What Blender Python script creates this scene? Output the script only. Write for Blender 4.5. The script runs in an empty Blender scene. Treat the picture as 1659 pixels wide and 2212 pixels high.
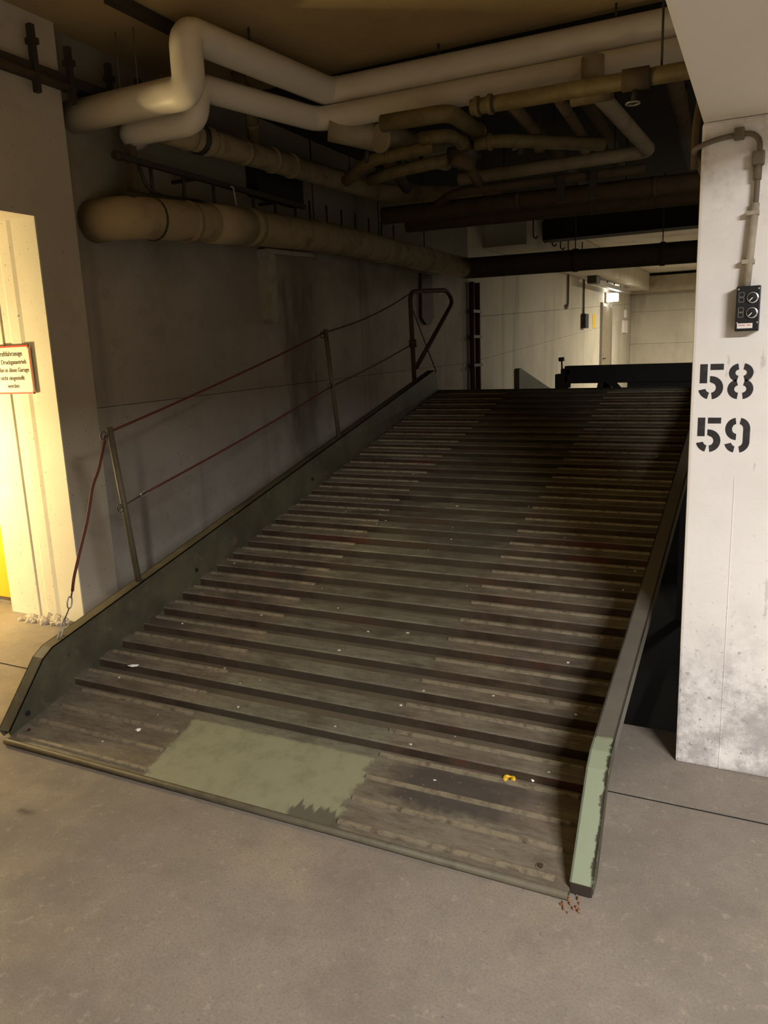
import bpy, bmesh, math, random
from mathutils import Vector, Matrix
random.seed(7)
S = bpy.context.scene
C = S.collection
PI = math.pi

# ------------------------------------------------------------------ camera
F_PX, PITCH, ROLL, YAW, EYE = 1660.6, 0.20634, -0.03913, -0.46369, 1.6
cam = bpy.data.cameras.new('camera'); camo = bpy.data.objects.new('camera', cam); C.objects.link(camo)
fw = Vector((math.sin(YAW)*math.cos(PITCH), math.cos(YAW)*math.cos(PITCH), -math.sin(PITCH)))
r0 = Vector((math.cos(YAW), -math.sin(YAW), 0)); u0 = r0.cross(fw)
rr = math.cos(ROLL)*r0 + math.sin(ROLL)*u0; uu = -math.sin(ROLL)*r0 + math.cos(ROLL)*u0
M = Matrix((rr, uu, -fw)).transposed().to_4x4(); M.translation = (0, 0, EYE)
camo.matrix_world = M
cam.sensor_fit = 'VERTICAL'; cam.sensor_height = 24; cam.lens = F_PX/2212*24
cam.clip_start = .05; cam.clip_end = 100
S.camera = camo
# ------------------------------------------------------------------ world, exposure
W = bpy.data.worlds.new('world'); S.world = W; W.use_nodes = True
W.node_tree.nodes['Background'].inputs[0].default_value = (1, .68, .26, 1)
W.node_tree.nodes['Background'].inputs[1].default_value = .055
S.view_settings.view_transform = 'Standard'; S.view_settings.look = 'None'
S.view_settings.exposure = 0; S.view_settings.gamma = 1; S.view_settings.use_curve_mapping = False
# lamp powers (the lamps themselves are built further down)
P_LANE, P_SIDE, P_FAR, P_FAR2 = 640, 470, 380, 110

# ------------------------------------------------------------------ node materials
class NT:
    def __init__(s, name):
        s.m = bpy.data.materials.new(name); s.m.use_nodes = True
        s.t = s.m.node_tree; s.b = s.t.nodes['Principled BSDF']
        s.pos = s.n('ShaderNodeNewGeometry').outputs['Position']
        s._xyz = None
    def n(s, ty, **kw):
        x = s.t.nodes.new(ty)
        for k, v in kw.items(): setattr(x, k, v)
        return x
    def link(s, a, b): s.t.links.new(a, b)
    def put(s, sock, v):
        if hasattr(v, 'links'): s.link(v, sock)
        elif isinstance(v, (tuple, list)) and len(v) == 3 and sock.type == 'RGBA': sock.default_value = (*v, 1)
        else: sock.default_value = v
    def xyz(s):
        if not s._xyz:
            x = s.n('ShaderNodeSeparateXYZ'); s.link(s.pos, x.inputs[0]); s._xyz = x.outputs
        return s._xyz
    def noise(s, scale=5, detail=4, rough=.6, stretch=(1, 1, 1), off=0.):
        mp = s.n('ShaderNodeMapping'); s.link(s.pos, mp.inputs[0]); mp.inputs['Scale'].default_value = stretch
        mp.inputs['Location'].default_value = (off, off*1.7, off*.6)
        x = s.n('ShaderNodeTexNoise'); s.link(mp.outputs[0], x.inputs['Vector'])
        x.inputs['Scale'].default_value = scale; x.inputs['Detail'].default_value = detail; x.inputs['Roughness'].default_value = rough
        return x.outputs['Fac']
    def math(s, op, a, b=0., clamp=False):
        x = s.n('ShaderNodeMath', operation=op, use_clamp=clamp); s.put(x.inputs[0], a); s.put(x.inputs[1], b); return x.outputs[0]
    def step(s, v, a, b, o0=0., o1=1.):
        x = s.n('ShaderNodeMapRange', interpolation_type='SMOOTHSTEP'); s.put(x.inputs[0], v)
        x.inputs[1].default_value = a; x.inputs[2].default_value = b; x.inputs[3].default_value = o0; x.inputs[4].default_value = o1
        return x.outputs[0]
    def mix(s, f, a, b):
        x = s.n('ShaderNodeMix', data_type='RGBA'); s.put(x.inputs[0], f); s.put(x.inputs[6], a); s.put(x.inputs[7], b); return x.outputs[2]
    def band(s, v, a, b, w):  # 1 between a and b with soft edge w
        return s.math('MULTIPLY', s.step(v, a-w, a+w), s.step(v, b-w, b+w, 1, 0))
    def mul(s, *a):
        o = a[0]
        for k in a[1:]: o = s.math('MULTIPLY', o, k)
        return o
    def add(s, a, b): return s.math('ADD', a, b)
    def bump(s, h, strength=.3, dist=.01):
        x = s.n('ShaderNodeBump'); s.put(x.inputs['Height'], h); x.inputs['Strength'].default_value = strength
        x.inputs['Distance'].default_value = dist; s.link(x.outputs[0], s.b.inputs['Normal'])
    def done(s, col, rough=.8, metal=0., spec=.3):
        s.put(s.b.inputs['Base Color'], col); s.put(s.b.inputs['Roughness'], rough); s.b.inputs['Metallic'].default_value = metal
        s.b.inputs['Specular IOR Level'].default_value = spec
        return s.m

def plain(name, col, rough=.6, metal=0., var=.25, scale=14, dirt=(.05, .035, .02), spec=.35):
    t = NT(name)
    n = t.noise(scale, 5, .65)
    c = t.mix(t.step(n, .42, .75, 0, var), col, dirt)
    t.bump(n, .12, .004)
    return t.done(c, rough, metal, spec)

def concrete_paint(name, base, dirt, low=(.1, .09, .085), stain=True, streak=True):
    t = NT(name); x, y, z = t.xyz()
    c = t.mix(t.step(t.noise(1.1, 5, .6), .38, .68), base, tuple(k*.84 for k in base))
    c = t.mix(t.step(t.noise(5, 6, .7, off=3), .52, .72, 0, .45), c, dirt)
    if streak:
        c = t.mix(t.step(t.noise(2.2, 4, .6, (1, 1, .09), 9), .54, .72, 0, .45), c, tuple(k*.6 for k in dirt))
    sp = t.step(t.noise(55, 2, .5, off=5), .69, .74)
    c = t.mix(t.math('MULTIPLY', sp, .7), c, low)
    if stain:   # leak stain running down behind the hoses
        m = t.mul(t.band(t.add(y, t.math('MULTIPLY', t.noise(4, 3), .35)), 6.02, 6.58, .1), t.band(z, .7, 2.3, .25), t.step(t.noise(9, 4, .6, (1, 1, .25)), .3, .6))
        c = t.mix(t.math('MULTIPLY', m, .6), c, (.085, .06, .04))
        c = t.mix(t.mul(t.step(t.noise(.8, 5, .65, off=27), .48, .62), .3), c, (.2, .17, .12))
        m2 = t.mul(t.band(y, 3.93, 4.0, .03), t.step(z, .25, 1.3, 1, 0))
        c = t.mix(t.math('MULTIPLY', m2, .6), c, (.06, .045, .03))
        m3 = t.mul(t.step(t.add(z, t.math('MULTIPLY', t.noise(1.6, 4, .6, off=8), 1.2)), 2.7, 3.3), .55)  # upper wall tinted dark olive to imitate the dimmer light there
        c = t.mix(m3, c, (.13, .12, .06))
    h = t.noise(30, 6, .7)
    t.bump(h, .25, .006)
    return t.done(c, .85, 0, .25)

def pillar_mat():
    t = NT('pillar_paint'); x, y, z = t.xyz()
    c = t.mix(t.step(t.noise(2, 5, .6), .4, .7), (.80, .77, .735), (.72, .69, .655))
    scuff = t.mul(t.step(t.add(z, t.math('MULTIPLY', t.noise(3.5, 5, .65), .5)), .42, .95, 1, 0), t.step(t.noise(7, 6, .75, off=2), .36, .62))
    c = t.mix(t.math('MULTIPLY', scuff, .8), c, (.33, .30, .29))
    spots = t.mul(t.step(t.noise(42, 4, .7, off=4), .6, .66), t.step(t.add(z, t.noise(2, 2)), .5, 1.5, 1, 0))
    c = t.mix(t.math('MULTIPLY', spots, .7), c, (.13, .115, .11))
    scr = t.mul(t.step(t.noise(6, 5, .7, (3, 3, .8), 12), .63, .68), .35)
    c = t.mix(scr, c, (.3, .27, .25))
    top = t.mul(t.step(z, 1.85, 2.2), t.step(t.noise(8, 5, .7, off=7), .42, .68), .5)  # brown tint on the upper pillar, imitating the beam's shadow
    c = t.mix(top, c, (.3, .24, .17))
    t.bump(t.noise(25, 6, .7), .2, .006)
    return t.done(c, .75, 0, .3)

def floor_mat():
    t = NT('floor_concrete'); x, y, z = t.xyz()
    c = t.mix(t.step(t.noise(.9, 6, .62), .36, .66), (.285, .248, .205), (.205, .178, .146))
    c = t.mix(t.step(t.noise(2.6, 6, .7, off=4), .46, .68, 0, .5), c, (.185, .156, .13))
    c = t.mix(t.step(t.noise(1.7, 4, .6, off=11), .5, .66, 0, .6), c, (.35, .295, .21))
    c = t.mix(t.step(t.noise(14, 5, .75, off=15), .5, .68, 0, .4), c, (.2, .165, .14))
    c = t.mix(t.step(t.noise(60, 3, .6, off=1), .66, .73, 0, .6), c, (.1, .085, .07))
    c = t.mix(t.step(t.noise(130, 3, .7, off=19), .4, .7, 0, .5), c, (.16, .135, .11))
    c = t.mix(t.step(t.noise(26, 5, .75, off=23), .56, .7, 0, .45), c, (.4, .35, .28))
    oil = t.mul(t.band(t.add(x, t.math('MULTIPLY', t.noise(7, 3), .12)), -2.32, -2.25, .02), t.band(t.add(y, t.math('MULTIPLY', t.noise(7, 3, off=2), .06)), 1.68, 1.70, .02))
    c = t.mix(oil, c, (.06, .05, .045))
    t.bump(t.noise(45, 6, .7), .15, .004)
    return t.done(c, t.step(t.noise(3, 4, off=6), .3, .7, .55, .8), 0, .35)

def deck_mat(name, crest):
    t = NT(name); x, y, z = t.xyz()
    jag = t.math('MULTIPLY', t.math('SUBTRACT', t.noise(16, 4, .7), .5), .11)
    xj = t.add(x, jag); yj = t.add(y, t.math('MULTIPLY', jag, .25))
    if crest:
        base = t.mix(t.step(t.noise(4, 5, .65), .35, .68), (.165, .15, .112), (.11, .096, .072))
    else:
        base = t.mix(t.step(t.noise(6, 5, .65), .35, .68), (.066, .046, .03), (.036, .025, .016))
        base = t.mix(t.mul(t.step(t.noise(2.1, 4, .6, (1, 2.5, 1), 5), .55, .66), .8), base, (.085, .03, .02))
    # wheel tracks: brown grime left and right, cleaner middle
    mid = t.band(xj, -2.1, -1.24, .05)
    if crest:
        c = t.mix(t.mul(t.math('SUBTRACT', 1., mid), .7), base, t.mix(t.step(t.noise(5, 5, .7, (.6, 2, 1), 3), .4, .62), (.135, .105, .075), (.19, .165, .12)))
        c = t.mix(t.mul(mid, t.step(t.noise(3, 4, off=4), .35, .6), .75), c, (.165, .165, .115))
        # oily dark stain and rubbed pinkish spot on the right front
        d = t.mul(t.band(t.add(xj, t.math('MULTIPLY', t.noise(5, 3, off=8), .3)), -.98, -.52, .1), t.band(t.add(y, jag), 2.17, 2.36, .03))
        c = t.mix(t.mul(d, .8), c, (.04, .034, .034))
        pk = t.mul(t.band(xj, -.62, -.52, .04), t.band(y, 2.2, 2.27, .03))
        c = t.mix(t.mul(pk, .6), c, (.17, .12, .095))
        # pale scuffed paint in the left wheel track
        wp = t.mul(t.band(xj, -2.5, -1.95, .12), t.band(y, 3.45, 4.2, .15), t.step(t.noise(6, 5, .7, (.5, 2, 1), 14), .46, .62))
        c = t.mix(t.mul(wp, .75), c, (.26, .24, .17))
        c = t.mix(t.step(t.noise(70, 2, .5, off=2), .7, .74, 0, .55), c, (.3, .29, .25))
        c = t.mix(t.mul(t.step(t.noise(2.4, 5, .7, (.7, 2, 1), 21), .5, .64), .62, t.step(y, 2.36, 2.46, .35, 1)), c, (.05, .038, .028))
        c = t.mix(t.mul(t.step(t.noise(.9, 5, .65, off=31), .5, .62), .5, t.step(y, 2.36, 2.5)), c, (.05, .045, .042))
        c = t.mix(t.step(t.noise(30, 6, .8, (.35, 1.6, 1), 41), .42, .66, 0, .55), c, (.06, .048, .034))
        c = t.mix(t.step(t.noise(18, 6, .8, (.5, 1.5, 1), 47), .6, .72, 0, .5), c, (.27, .24, .18))
        # fresh green paint on the front plate
        green = t.mul(t.band(xj, -2.1, -1.25, .012), t.band(yj, 1.99, 2.335, .008))
        brush = t.mul(t.band(t.add(x, t.math('MULTIPLY', y, .25)), -0.93, -.72, .012), t.step(t.add(y, t.math('MULTIPLY', t.noise(38, 2, .5, (1, .06, .06)), .14)), 2.11, 2.13, 1, 0))
        gp = t.mix(t.step(t.noise(9, 5, .7, off=2), .45, .7), (.25, .25, .16), (.2, .2, .125))
        c = t.mix(green, c, gp)
        c = t.mix(t.mul(brush, .85), c, (.08, .072, .055))
    else:
        c = t.mix(t.mul(mid, .5), base, (.055, .05, .034))
    t.bump(t.noise(40, 5, .7), .25, .004)
    return t.done(c, .62 if crest else .9, .0, .35 if crest else .15)

def rail_mat():
    t = NT('rail_steel_green'); x, y, z = t.xyz()
    c = t.mix(t.step(t.noise(3, 5, .65), .35, .68), (.085, .078, .046), (.05, .044, .028))
    c = t.mix(t.step(t.noise(8, 5, .7, off=3), .55, .7, 0, .7), c, (.13, .1, .07))
    c = t.mix(t.step(t.noise(24, 4, .7, off=5), .63, .7, 0, .7), c, (.04, .028, .02))
    jag = t.math('MULTIPLY', t.math('SUBTRACT', t.noise(22, 4, .7), .5), .06)
    g = t.mul(t.step(x, -1.2, -1.1), t.step(t.add(y, jag), 2.33, 2.35, 1, 0), t.step(t.add(x, jag), -.385, -.378, 1, 0))
    c = t.mix(g, c, (.23, .265, .175))
    top = t.mul(t.step(x, -1.2, -1.1), t.step(t.add(y, jag), 2.33, 2.36))
    c = t.mix(t.mul(top, .75), c, t.mix(t.noise(12, 4), (.17, .155, .13), (.11, .1, .085)))
    t.bump(t.noise(50, 5, .7), .2, .003)
    return t.done(c, .55, .0, .4)

def emit(name, col, k):
    t = NT(name); t.b.inputs['Emission Color'].default_value = (*col, 1); t.b.inputs['Emission Strength'].default_value = k
    return t.done(col, .5)

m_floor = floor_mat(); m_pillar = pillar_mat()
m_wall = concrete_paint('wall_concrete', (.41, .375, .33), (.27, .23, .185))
m_pier = concrete_paint('pier_concrete', (.53, .47, .38), (.4, .33, .24), stain=False)
m_jamb = concrete_paint('jamb_pale', (.78, .74, .62), (.66, .6, .46), stain=False)  # paler than the pier, to imitate the lamp's brightness on the jamb
m_far = concrete_paint('far_concrete', (.52, .48, .39), (.4, .36, .28), stain=False)
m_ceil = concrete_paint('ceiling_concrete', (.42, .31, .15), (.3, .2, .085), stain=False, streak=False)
m_beam = plain('beam_paint', (.62, .585, .53), .8, 0, .22, 3, (.48, .44, .38))
m_pit = plain('pit_black', (.018, .016, .014), .95, 0, .2, 14, (.01, .01, .01))  # blackened to stand in for deep shade in the pit
m_nearblack = plain('near_black_matte', (.035, .028, .02), .95, 0, .3, 9)  # near-black tone for the middle ceiling stretch and the cross beam
m_darkwrap = plain('dark_wrap', (.055, .038, .022), .95, 0, .5, 6, (.02, .014, .008))  # darker tone for the far run of the wrapped pipe
m_lip = plain('lip_steel', (.11, .095, .062), .6, 0, .6, 20, (.05, .038, .025))
m_joint = plain('joint_dirt', (.1, .08, .055), .95)
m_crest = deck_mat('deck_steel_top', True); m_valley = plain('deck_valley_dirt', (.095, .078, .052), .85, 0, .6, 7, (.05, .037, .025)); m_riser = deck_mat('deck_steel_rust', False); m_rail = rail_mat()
m_white = plain('pipe_jacket_white', (.68, .63, .53), .42, 0, .3, 3, (.5, .42, .29))
m_yel = plain('pipe_jacket_yellowed', (.165, .13, .06), .6, 0, .7, 9, (.06, .04, .02))
m_wrap = plain('pipe_wrap_dirty', (.33, .26, .15), .9, 0, .8, 5, (.09, .06, .035))
m_brown = plain('pipe_brown', (.10, .07, .038), .8, 0, .5, 8, (.035, .022, .012))
m_dark = plain('dark_steel', (.05, .042, .034), .6, .2, .3, 20)
m_black = plain('black_plastic', (.012, .012, .014), .4, 0, .1, 30, (.03, .03, .03))
m_blacksteel = plain('black_steel', (.014, .013, .013), .7, 0, .2, 10, (.03, .025, .02))
m_worn = plain('worn_steel', (.225, .19, .13), .6, 0, .95, 30, (.07, .054, .036))
m_galv = plain('galvanised', (.33, .31, .28), .45, .5, .35, 20, (.14, .11, .08))
m_post = plain('post_steel', (.10, .083, .052), .6, .1, .5, 30, (.06, .035, .02))
m_redpost = plain('frame_red_oxide', (.07, .028, .02), .7, 0, .4, 20, (.03, .015, .01))
m_rope = plain('rope_red', (.10, .022, .017), .7, 0, .3, 60, (.06, .02, .015))
m_greypipe = plain('pipe_jacket_grey', (.33, .285, .2), .6, 0, .5, 7, (.17, .13, .08))
m_cond = plain('conduit_grey', (.36, .32, .25), .6, 0, .45, 22, (.17, .13, .08))
m_conddark = plain('conduit_dark', (.13, .105, .075), .6, 0, .4, 22)
m_signw = plain('sign_white', (.80, .76, .66), .45, 0, .1, 6, (.6, .5, .4))
m_signred = plain('sign_red', (.52, .07, .03), .5, 0, .15, 9)
m_ink = plain('sign_ink', (.05, .04, .03), .6, 0, .05)
m_number = plain('stencil_paint', (.022, .02, .022), .7, 0, .5, 30, (.07, .065, .062))
m_label = plain('paper_label', (.8, .76, .74), .6, 0, .1)
m_yellow = plain('yellow_paint', (.75, .47, .03), .5, 0, .15, 6, (.5, .33, .05))
m_crumb = plain('crumb', (.55, .5, .42), .9, 0, .3)
m_door = plain('door_paint', (.21, .175, .12), .6, 0, .3, 6)
m_lampglow = emit('lamp_glow', (1, .97, .9), 12)
m_tube = emit('tube_glow', (1, .93, .82), 6)
m_warm = emit('bulb_glow', (1, .72, .3), 14)
m_chrome = plain('chrome_ring', (.6, .6, .62), .25, .9, .1)
m_plaster = plain('plaster_ridge', (.4, .37, .3), .9, 0, .5, 12, (.2, .17, .1))

# ------------------------------------------------------------------ mesh helpers
def obj(name, bm, mat, parent=None, smooth=False):
    me = bpy.data.meshes.new(name); bm.to_mesh(me); bm.free()
    for m in (mat if isinstance(mat, (list, tuple)) else [mat]): me.materials.append(m)
    if smooth:
        for p in me.polygons: p.use_smooth = True
    o = bpy.data.objects.new(name, me); C.objects.link(o)
    if parent: o.parent = parent
    return o
def thing(name, label, cat, loc=(0, 0, 0), group=None):
    o = bpy.data.objects.new(name, None); C.objects.link(o); o.location = loc; o.empty_display_size = .1
    return tag(o, label, cat, group)
def tag(o, label, cat=None, group=None, kind=None):
    o['label'] = label
    if cat: o['category'] = cat
    if group: o['group'] = group
    if kind: o['kind'] = kind
    return o
def struct(o, label=None, cat=None):
    o['kind'] = 'structure'
    if label: o['label'] = label
    if cat: o['category'] = cat
    return o
def rel(o, parent):     # keep world-space mesh data under a moved parent
    o.matrix_parent_inverse = parent.matrix_basis.inverted()
    return o
def box(bm, x0, x1, y0, y1, z0, z1, bev=0., mi=0):
    r = bmesh.ops.create_cube(bm, size=1)
    vs = r['verts']
    for v in vs: v.co = Vector(((x0+x1)/2+v.co.x*(x1-x0), (y0+y1)/2+v.co.y*(y1-y0), (z0+z1)/2+v.co.z*(z1-z0)))
    fs = set(f for v in vs for f in v.link_faces)
    for f in fs: f.material_index = mi
    if bev:
        es = list(set(e for v in vs for e in v.link_edges))
        bmesh.ops.bevel(bm, geom=es, offset=bev, segments=2, affect='EDGES', profile=.6)
    return bm
def bx(*a, **k): return box(bmesh.new(), *a, **k)
def fillet(pts, R, n=6):
    pts = [Vector(p) for p in pts]; out = [pts[0]]
    for i in range(1, len(pts)-1):
        a, b, c = pts[i-1], pts[i], pts[i+1]
        d1 = (a-b); d2 = (c-b); l = min(R, d1.length*.49, d2.length*.49)
        p = b+d1.normalized()*l; q = b+d2.normalized()*l
        for k in range(n+1):
            t = k/n; out.append((1-t)**2*p + 2*t*(1-t)*b + t*t*q)
    out.append(pts[-1]); return out
def sweep(bm, pts, r, seg=12, cap=True, rf=None):
    pts = [Vector(p) for p in pts]; rings = []; up = None
    for i, p in enumerate(pts):
        d = (pts[min(i+1, len(pts)-1)]-pts[max(i-1, 0)]).normalized()
        if up is None:
            up = Vector((0, 0, 1)) if abs(d.z) < .9 else Vector((1, 0, 0))
        up = (up-d*up.dot(d)).normalized(); s = d.cross(up)
        rad = rf(i/(len(pts)-1)) if rf else r
        rings.append([bm.verts.new(p+(math.cos(a)*s+math.sin(a)*up)*rad) for a in [2*PI*k/seg for k in range(seg)]])
    for a, b in zip(rings, rings[1:]):
        for k in range(seg):
            f = bm.faces.new((a[k], a[(k+1) % seg], b[(k+1) % seg], b[k])); f.smooth = True
    if cap:
        bm.faces.new(list(reversed(rings[0]))); bm.faces.new(rings[-1])
    return bm
def tube(pts, r, seg=12, R=0, n=6):
    bm = bmesh.new(); sweep(bm, fillet(pts, R, n) if R else pts, r, seg)
    bmesh.ops.recalc_face_normals(bm, faces=bm.faces[:]); return bm
def prism(poly, axis, a, b, bm=None, mi=0):   # extrude polygon (2D) along axis from a to b
    bm = bm or bmesh.new()
    def P(u, v, w):
        return {'x': (w, u, v), 'y': (u, w, v), 'z': (u, v, w)}[axis]
    A = [bm.verts.new(P(u, v, a)) for u, v in poly]; B = [bm.verts.new(P(u, v, b)) for u, v in poly]
    fs = [bm.faces.new(A), bm.faces.new(list(reversed(B)))]; n = len(poly)
    for i in range(n): fs.append(bm.faces.new((A[i], B[i], B[(i+1) % n], A[(i+1) % n])))
    for f in fs: f.material_index = mi
    bmesh.ops.recalc_face_normals(bm, faces=bm.faces[:]); return bm
def lathe_y(bm, cx, y, cz, prof, seg=24):   # prof: (r, dy) revolve about y axis
    rings = [[bm.verts.new((cx+r*math.cos(2*PI*k/seg), y+dy, cz+r*math.sin(2*PI*k/seg))) for k in range(seg)] for r, dy in prof]
    for a, b in zip(rings, rings[1:]):
        for k in range(seg): bm.faces.new((a[k], b[k], b[(k+1) % seg], a[(k+1) % seg]))
    bm.faces.new(rings[0]); bm.faces.new(rings[-1])
    bmesh.ops.recalc_face_normals(bm, faces=bm.faces[:]); return bm

# ================================================================== SETTING
ZC = 3.5
ORD = ('first', 'second', 'third', 'fourth', 'fifth', 'sixth', 'seventh', 'eighth')
# floor slabs with an open joint between them
fl = struct(obj('floor', bx(-9, 7, -4.5, 3.15, -.3, -.05), m_pit), 'worn beige concrete garage floor with joints and stains', 'floor')
for x0, x1, y0, y1 in [(-9, 7, -4.5, 2.604), (-9, 7, 2.617, 3.15), (-9, -3.55, 3.15, 3.3), (-.26, 7, 3.15, 3.36)]:
    obj('slab', bx(x0, x1, y0, y1, -.05, 0), m_floor, fl)
obj('joint_filler', bx(-9, 7, 2.604, 2.617, -.05, -.003), m_pit, fl)
for x0, x1, y0, y1 in [(-9, -3.55, 3.3, 26), (.6, 7, 3.36, 26), (-3.55, .6, 13, 26)]:
    obj('slab', bx(x0, x1, y0, y1, -.3, 0), m_floor, fl)
pit = struct(obj('pit', bx(-3.55, .6, 3.15, 13, -2.1, -2.0), m_pit), 'pit under the sloping platform, blackened to keep the gap dark', 'pit')  # pit edge placed and colour blackened to deepen the shade beside the pillar
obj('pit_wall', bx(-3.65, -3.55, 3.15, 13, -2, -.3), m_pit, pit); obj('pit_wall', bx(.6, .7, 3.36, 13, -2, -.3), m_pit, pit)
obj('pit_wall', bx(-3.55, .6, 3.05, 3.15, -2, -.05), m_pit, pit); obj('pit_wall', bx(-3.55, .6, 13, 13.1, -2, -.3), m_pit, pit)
cl = struct(obj('ceiling', bx(-9, 7, -4.5, 5.15, ZC, ZC+.2), m_ceil), 'dim brown concrete ceiling slab above the pipes', 'ceiling')
obj('dark_soffit', bx(-9, 7, 5.15, 13, ZC, ZC+.2), m_nearblack, cl)
obj('rear_slab', bx(-9, 7, 13, 26, ZC, ZC+.2), m_far, cl)
# beam over the numbered pillar, runs towards the viewer
bb = bx(-.238, .36, -4.5, 3.35, 2.29, ZC, bev=.012)
struct(obj('ceiling_beam', bb, m_beam), 'deep pale painted concrete beam resting on the numbered pillar', 'beam')
# left wall: pier / opening / lintel
wp = struct(obj('wall_left_front', bx(-4.42, -3.763, 3.27, 3.56, 0, 2.42), m_pier), 'concrete wall with a lit side opening, left of the platform', 'wall')
obj('lintel', bx(-4.42, -3.763, -4.5, 3.56, 2.42, ZC), m_pier, wp)
obj('wall_piece', bx(-4.42, -3.763, -4.5, 1.1, 0, 2.42), m_pier, wp)
# pilaster ridges of the jamb (groove between them)
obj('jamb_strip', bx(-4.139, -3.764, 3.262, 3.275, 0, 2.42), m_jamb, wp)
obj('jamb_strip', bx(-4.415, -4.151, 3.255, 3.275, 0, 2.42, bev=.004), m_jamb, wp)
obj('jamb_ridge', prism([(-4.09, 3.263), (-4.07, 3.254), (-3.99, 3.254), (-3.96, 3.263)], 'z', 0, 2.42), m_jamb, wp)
# crumbled plaster heap at the jamb foot
bm = bmesh.new()
for i in range(60):
    a = random.random(); s = .012+.03*random.random()*(1-abs(a-.5))
    r = bmesh.ops.create_icosphere(bm, subdivisions=1, radius=s)
    px, py = -4.2+.36*a, 3.225-.09*random.random()**1.6
    for v in r['verts']: v.co = v.co*(.7+.5*random.random()) + Vector((px, py, s*.4))
tag(obj('plaster_rubble', bm, m_pier), 'pale crumbled plaster lying at the foot of the lit jamb', 'rubble', kind='stuff')
# side room beyond the opening
sr = struct(obj('wall_side_room', bx(-8.5, -4.42, 3.40, 3.56, 0, ZC), m_pier), 'wall of the lit side room behind the jamb', 'wall')
struct(obj('wall_side_room_end', bx(-8.7, -8.5, -4.5, 3.56, 0, ZC), m_pier), 'end wall of the lit side room', 'wall')
yd = struct(obj('door_2', bx(-5.5, -4.445, 3.365, 3.40, .045, 2.1, bev=.006), m_yellow), 'yellow door at the left picture edge behind the jamb', 'door')
obj('door_handle', tube([(-5.38, 3.365, 1.05), (-5.38, 3.31, 1.05), (-5.26, 3.31, 1.05)], .01, 8), m_galv, yd)
# left wall along the lift, made of cast panels with open joints
wl = struct(obj('wall_left', bx(-4.1, -3.866, 3.56, 25.2, 0, ZC), m_joint), 'stained painted concrete wall along the left of the platform', 'wall')
ys = [3.56, 7.35, 10.62, 12.73, 14.85, 18.4, 21.9, 25.0]
def jz(y, k):   # joints climb towards the far end as in the photo
    return (1.31+.011*(y-3.56)+max(0, y-10.6)*.05, 2.02+max(0, y-10.6)*.048)[k]
for i in range(len(ys)-1):
    a, b = ys[i]+.003, ys[i+1]-.003
    if i == 0: a = 3.56
    rows = [[0, 0], [jz(a, 0)-.002, jz(b, 0)-.002], [jz(a, 0)+.002, jz(b, 0)+.002]]
    if a > 9: rows += [[jz(a, 1)-.003, jz(b, 1)-.003], [jz(a, 1)+.003, jz(b, 1)+.003]]
    rows += [[ZC, ZC]]
    for k in range(0, len(rows), 2):
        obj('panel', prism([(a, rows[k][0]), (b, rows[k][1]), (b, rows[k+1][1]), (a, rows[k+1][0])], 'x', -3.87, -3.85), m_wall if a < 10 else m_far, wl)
# far end wall, beam, door
wb = struct(obj('wall_back', bx(-4.1, 7, 25.02, 25.2, 0, ZC), m_far), 'far lit concrete end wall of the garage', 'wall')
for k in range(3):
    for z0, z1 in ((0, 1.5), (1.515, 2.45), (2.465, 3.5)):
        obj('panel', bx(-3.85+k*2.4+.006, -3.85+(k+1)*2.4-.006, 25.0, 25.03, z0, z1), m_far, wb)
struct(obj('trim_1', bx(-3.84, 4, 24.1, 24.99, 2.98, 3.42, bev=.01), m_greypipe), 'grey downstand box beam along the far end wall', 'beam')
struct(obj('wall_right_far', bx(6.8, 7, -4.5, 26, 0, ZC), m_far), 'far right concrete garage wall', 'wall')
dr = struct(obj('door_1', bx(-3.846, -3.80, 20.3, 21.5, 0, 2.5, bev=.01), m_door), 'narrow brown door in the far left wall under the lamp', 'door')
obj('door_frame', bx(-3.85, -3.785, 20.22, 20.3, 0, 2.58), m_galv, dr); obj('door_frame', bx(-3.85, -3.785, 21.5, 21.58, 0, 2.58), m_galv, dr)
obj('door_handle', tube([(-3.80, 20.4, 1.2), (-3.74, 20.4, 1.2), (-3.74, 20.52, 1.2)], .012, 8), m_dark, dr)
# white boxed beam high on the far left wall
struct(obj('trim_2', bx(-3.85, -3.2, 11.3, 24.0, 3.02, 3.49, bev=.01), m_far), 'pale boxed beam high along the far left wall', 'beam')
struct(obj('trim_3', bx(-3.19, 6.8, 12.2, 12.55, 3.16, 3.49), m_nearblack), 'concrete cross beam under the ceiling behind the pipes', 'beam')

# ------------------------------------------------------------------ numbered pillar
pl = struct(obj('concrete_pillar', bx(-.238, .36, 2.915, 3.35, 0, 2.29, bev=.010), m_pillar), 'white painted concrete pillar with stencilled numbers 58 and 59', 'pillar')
obj('joint_ridge', bx(-.084, -.082, 2.9135, 2.92, 0, 1.12), m_pillar, pl)
def arc(cx, cy, rx, ry, t0, t1, w=.2, n=12):
    a = [(cx+rx*math.cos(math.radians(t0+(t1-t0)*k/n)), cy+ry*math.sin(math.radians(t0+(t1-t0)*k/n))) for k in range(n+1)]
    b = [(cx+(rx-w)*math.cos(math.radians(t0+(t1-t0)*k/n)), cy+(ry-w)*math.sin(math.radians(t0+(t1-t0)*k/n))) for k in range(n+1)]
    return [[a[k], a[k+1], b[k+1], b[k]] for k in range(n)]
def rect(x0, x1, y0, y1): return [[(x0, y0), (x1, y0), (x1, y1), (x0, y1)]]
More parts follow.
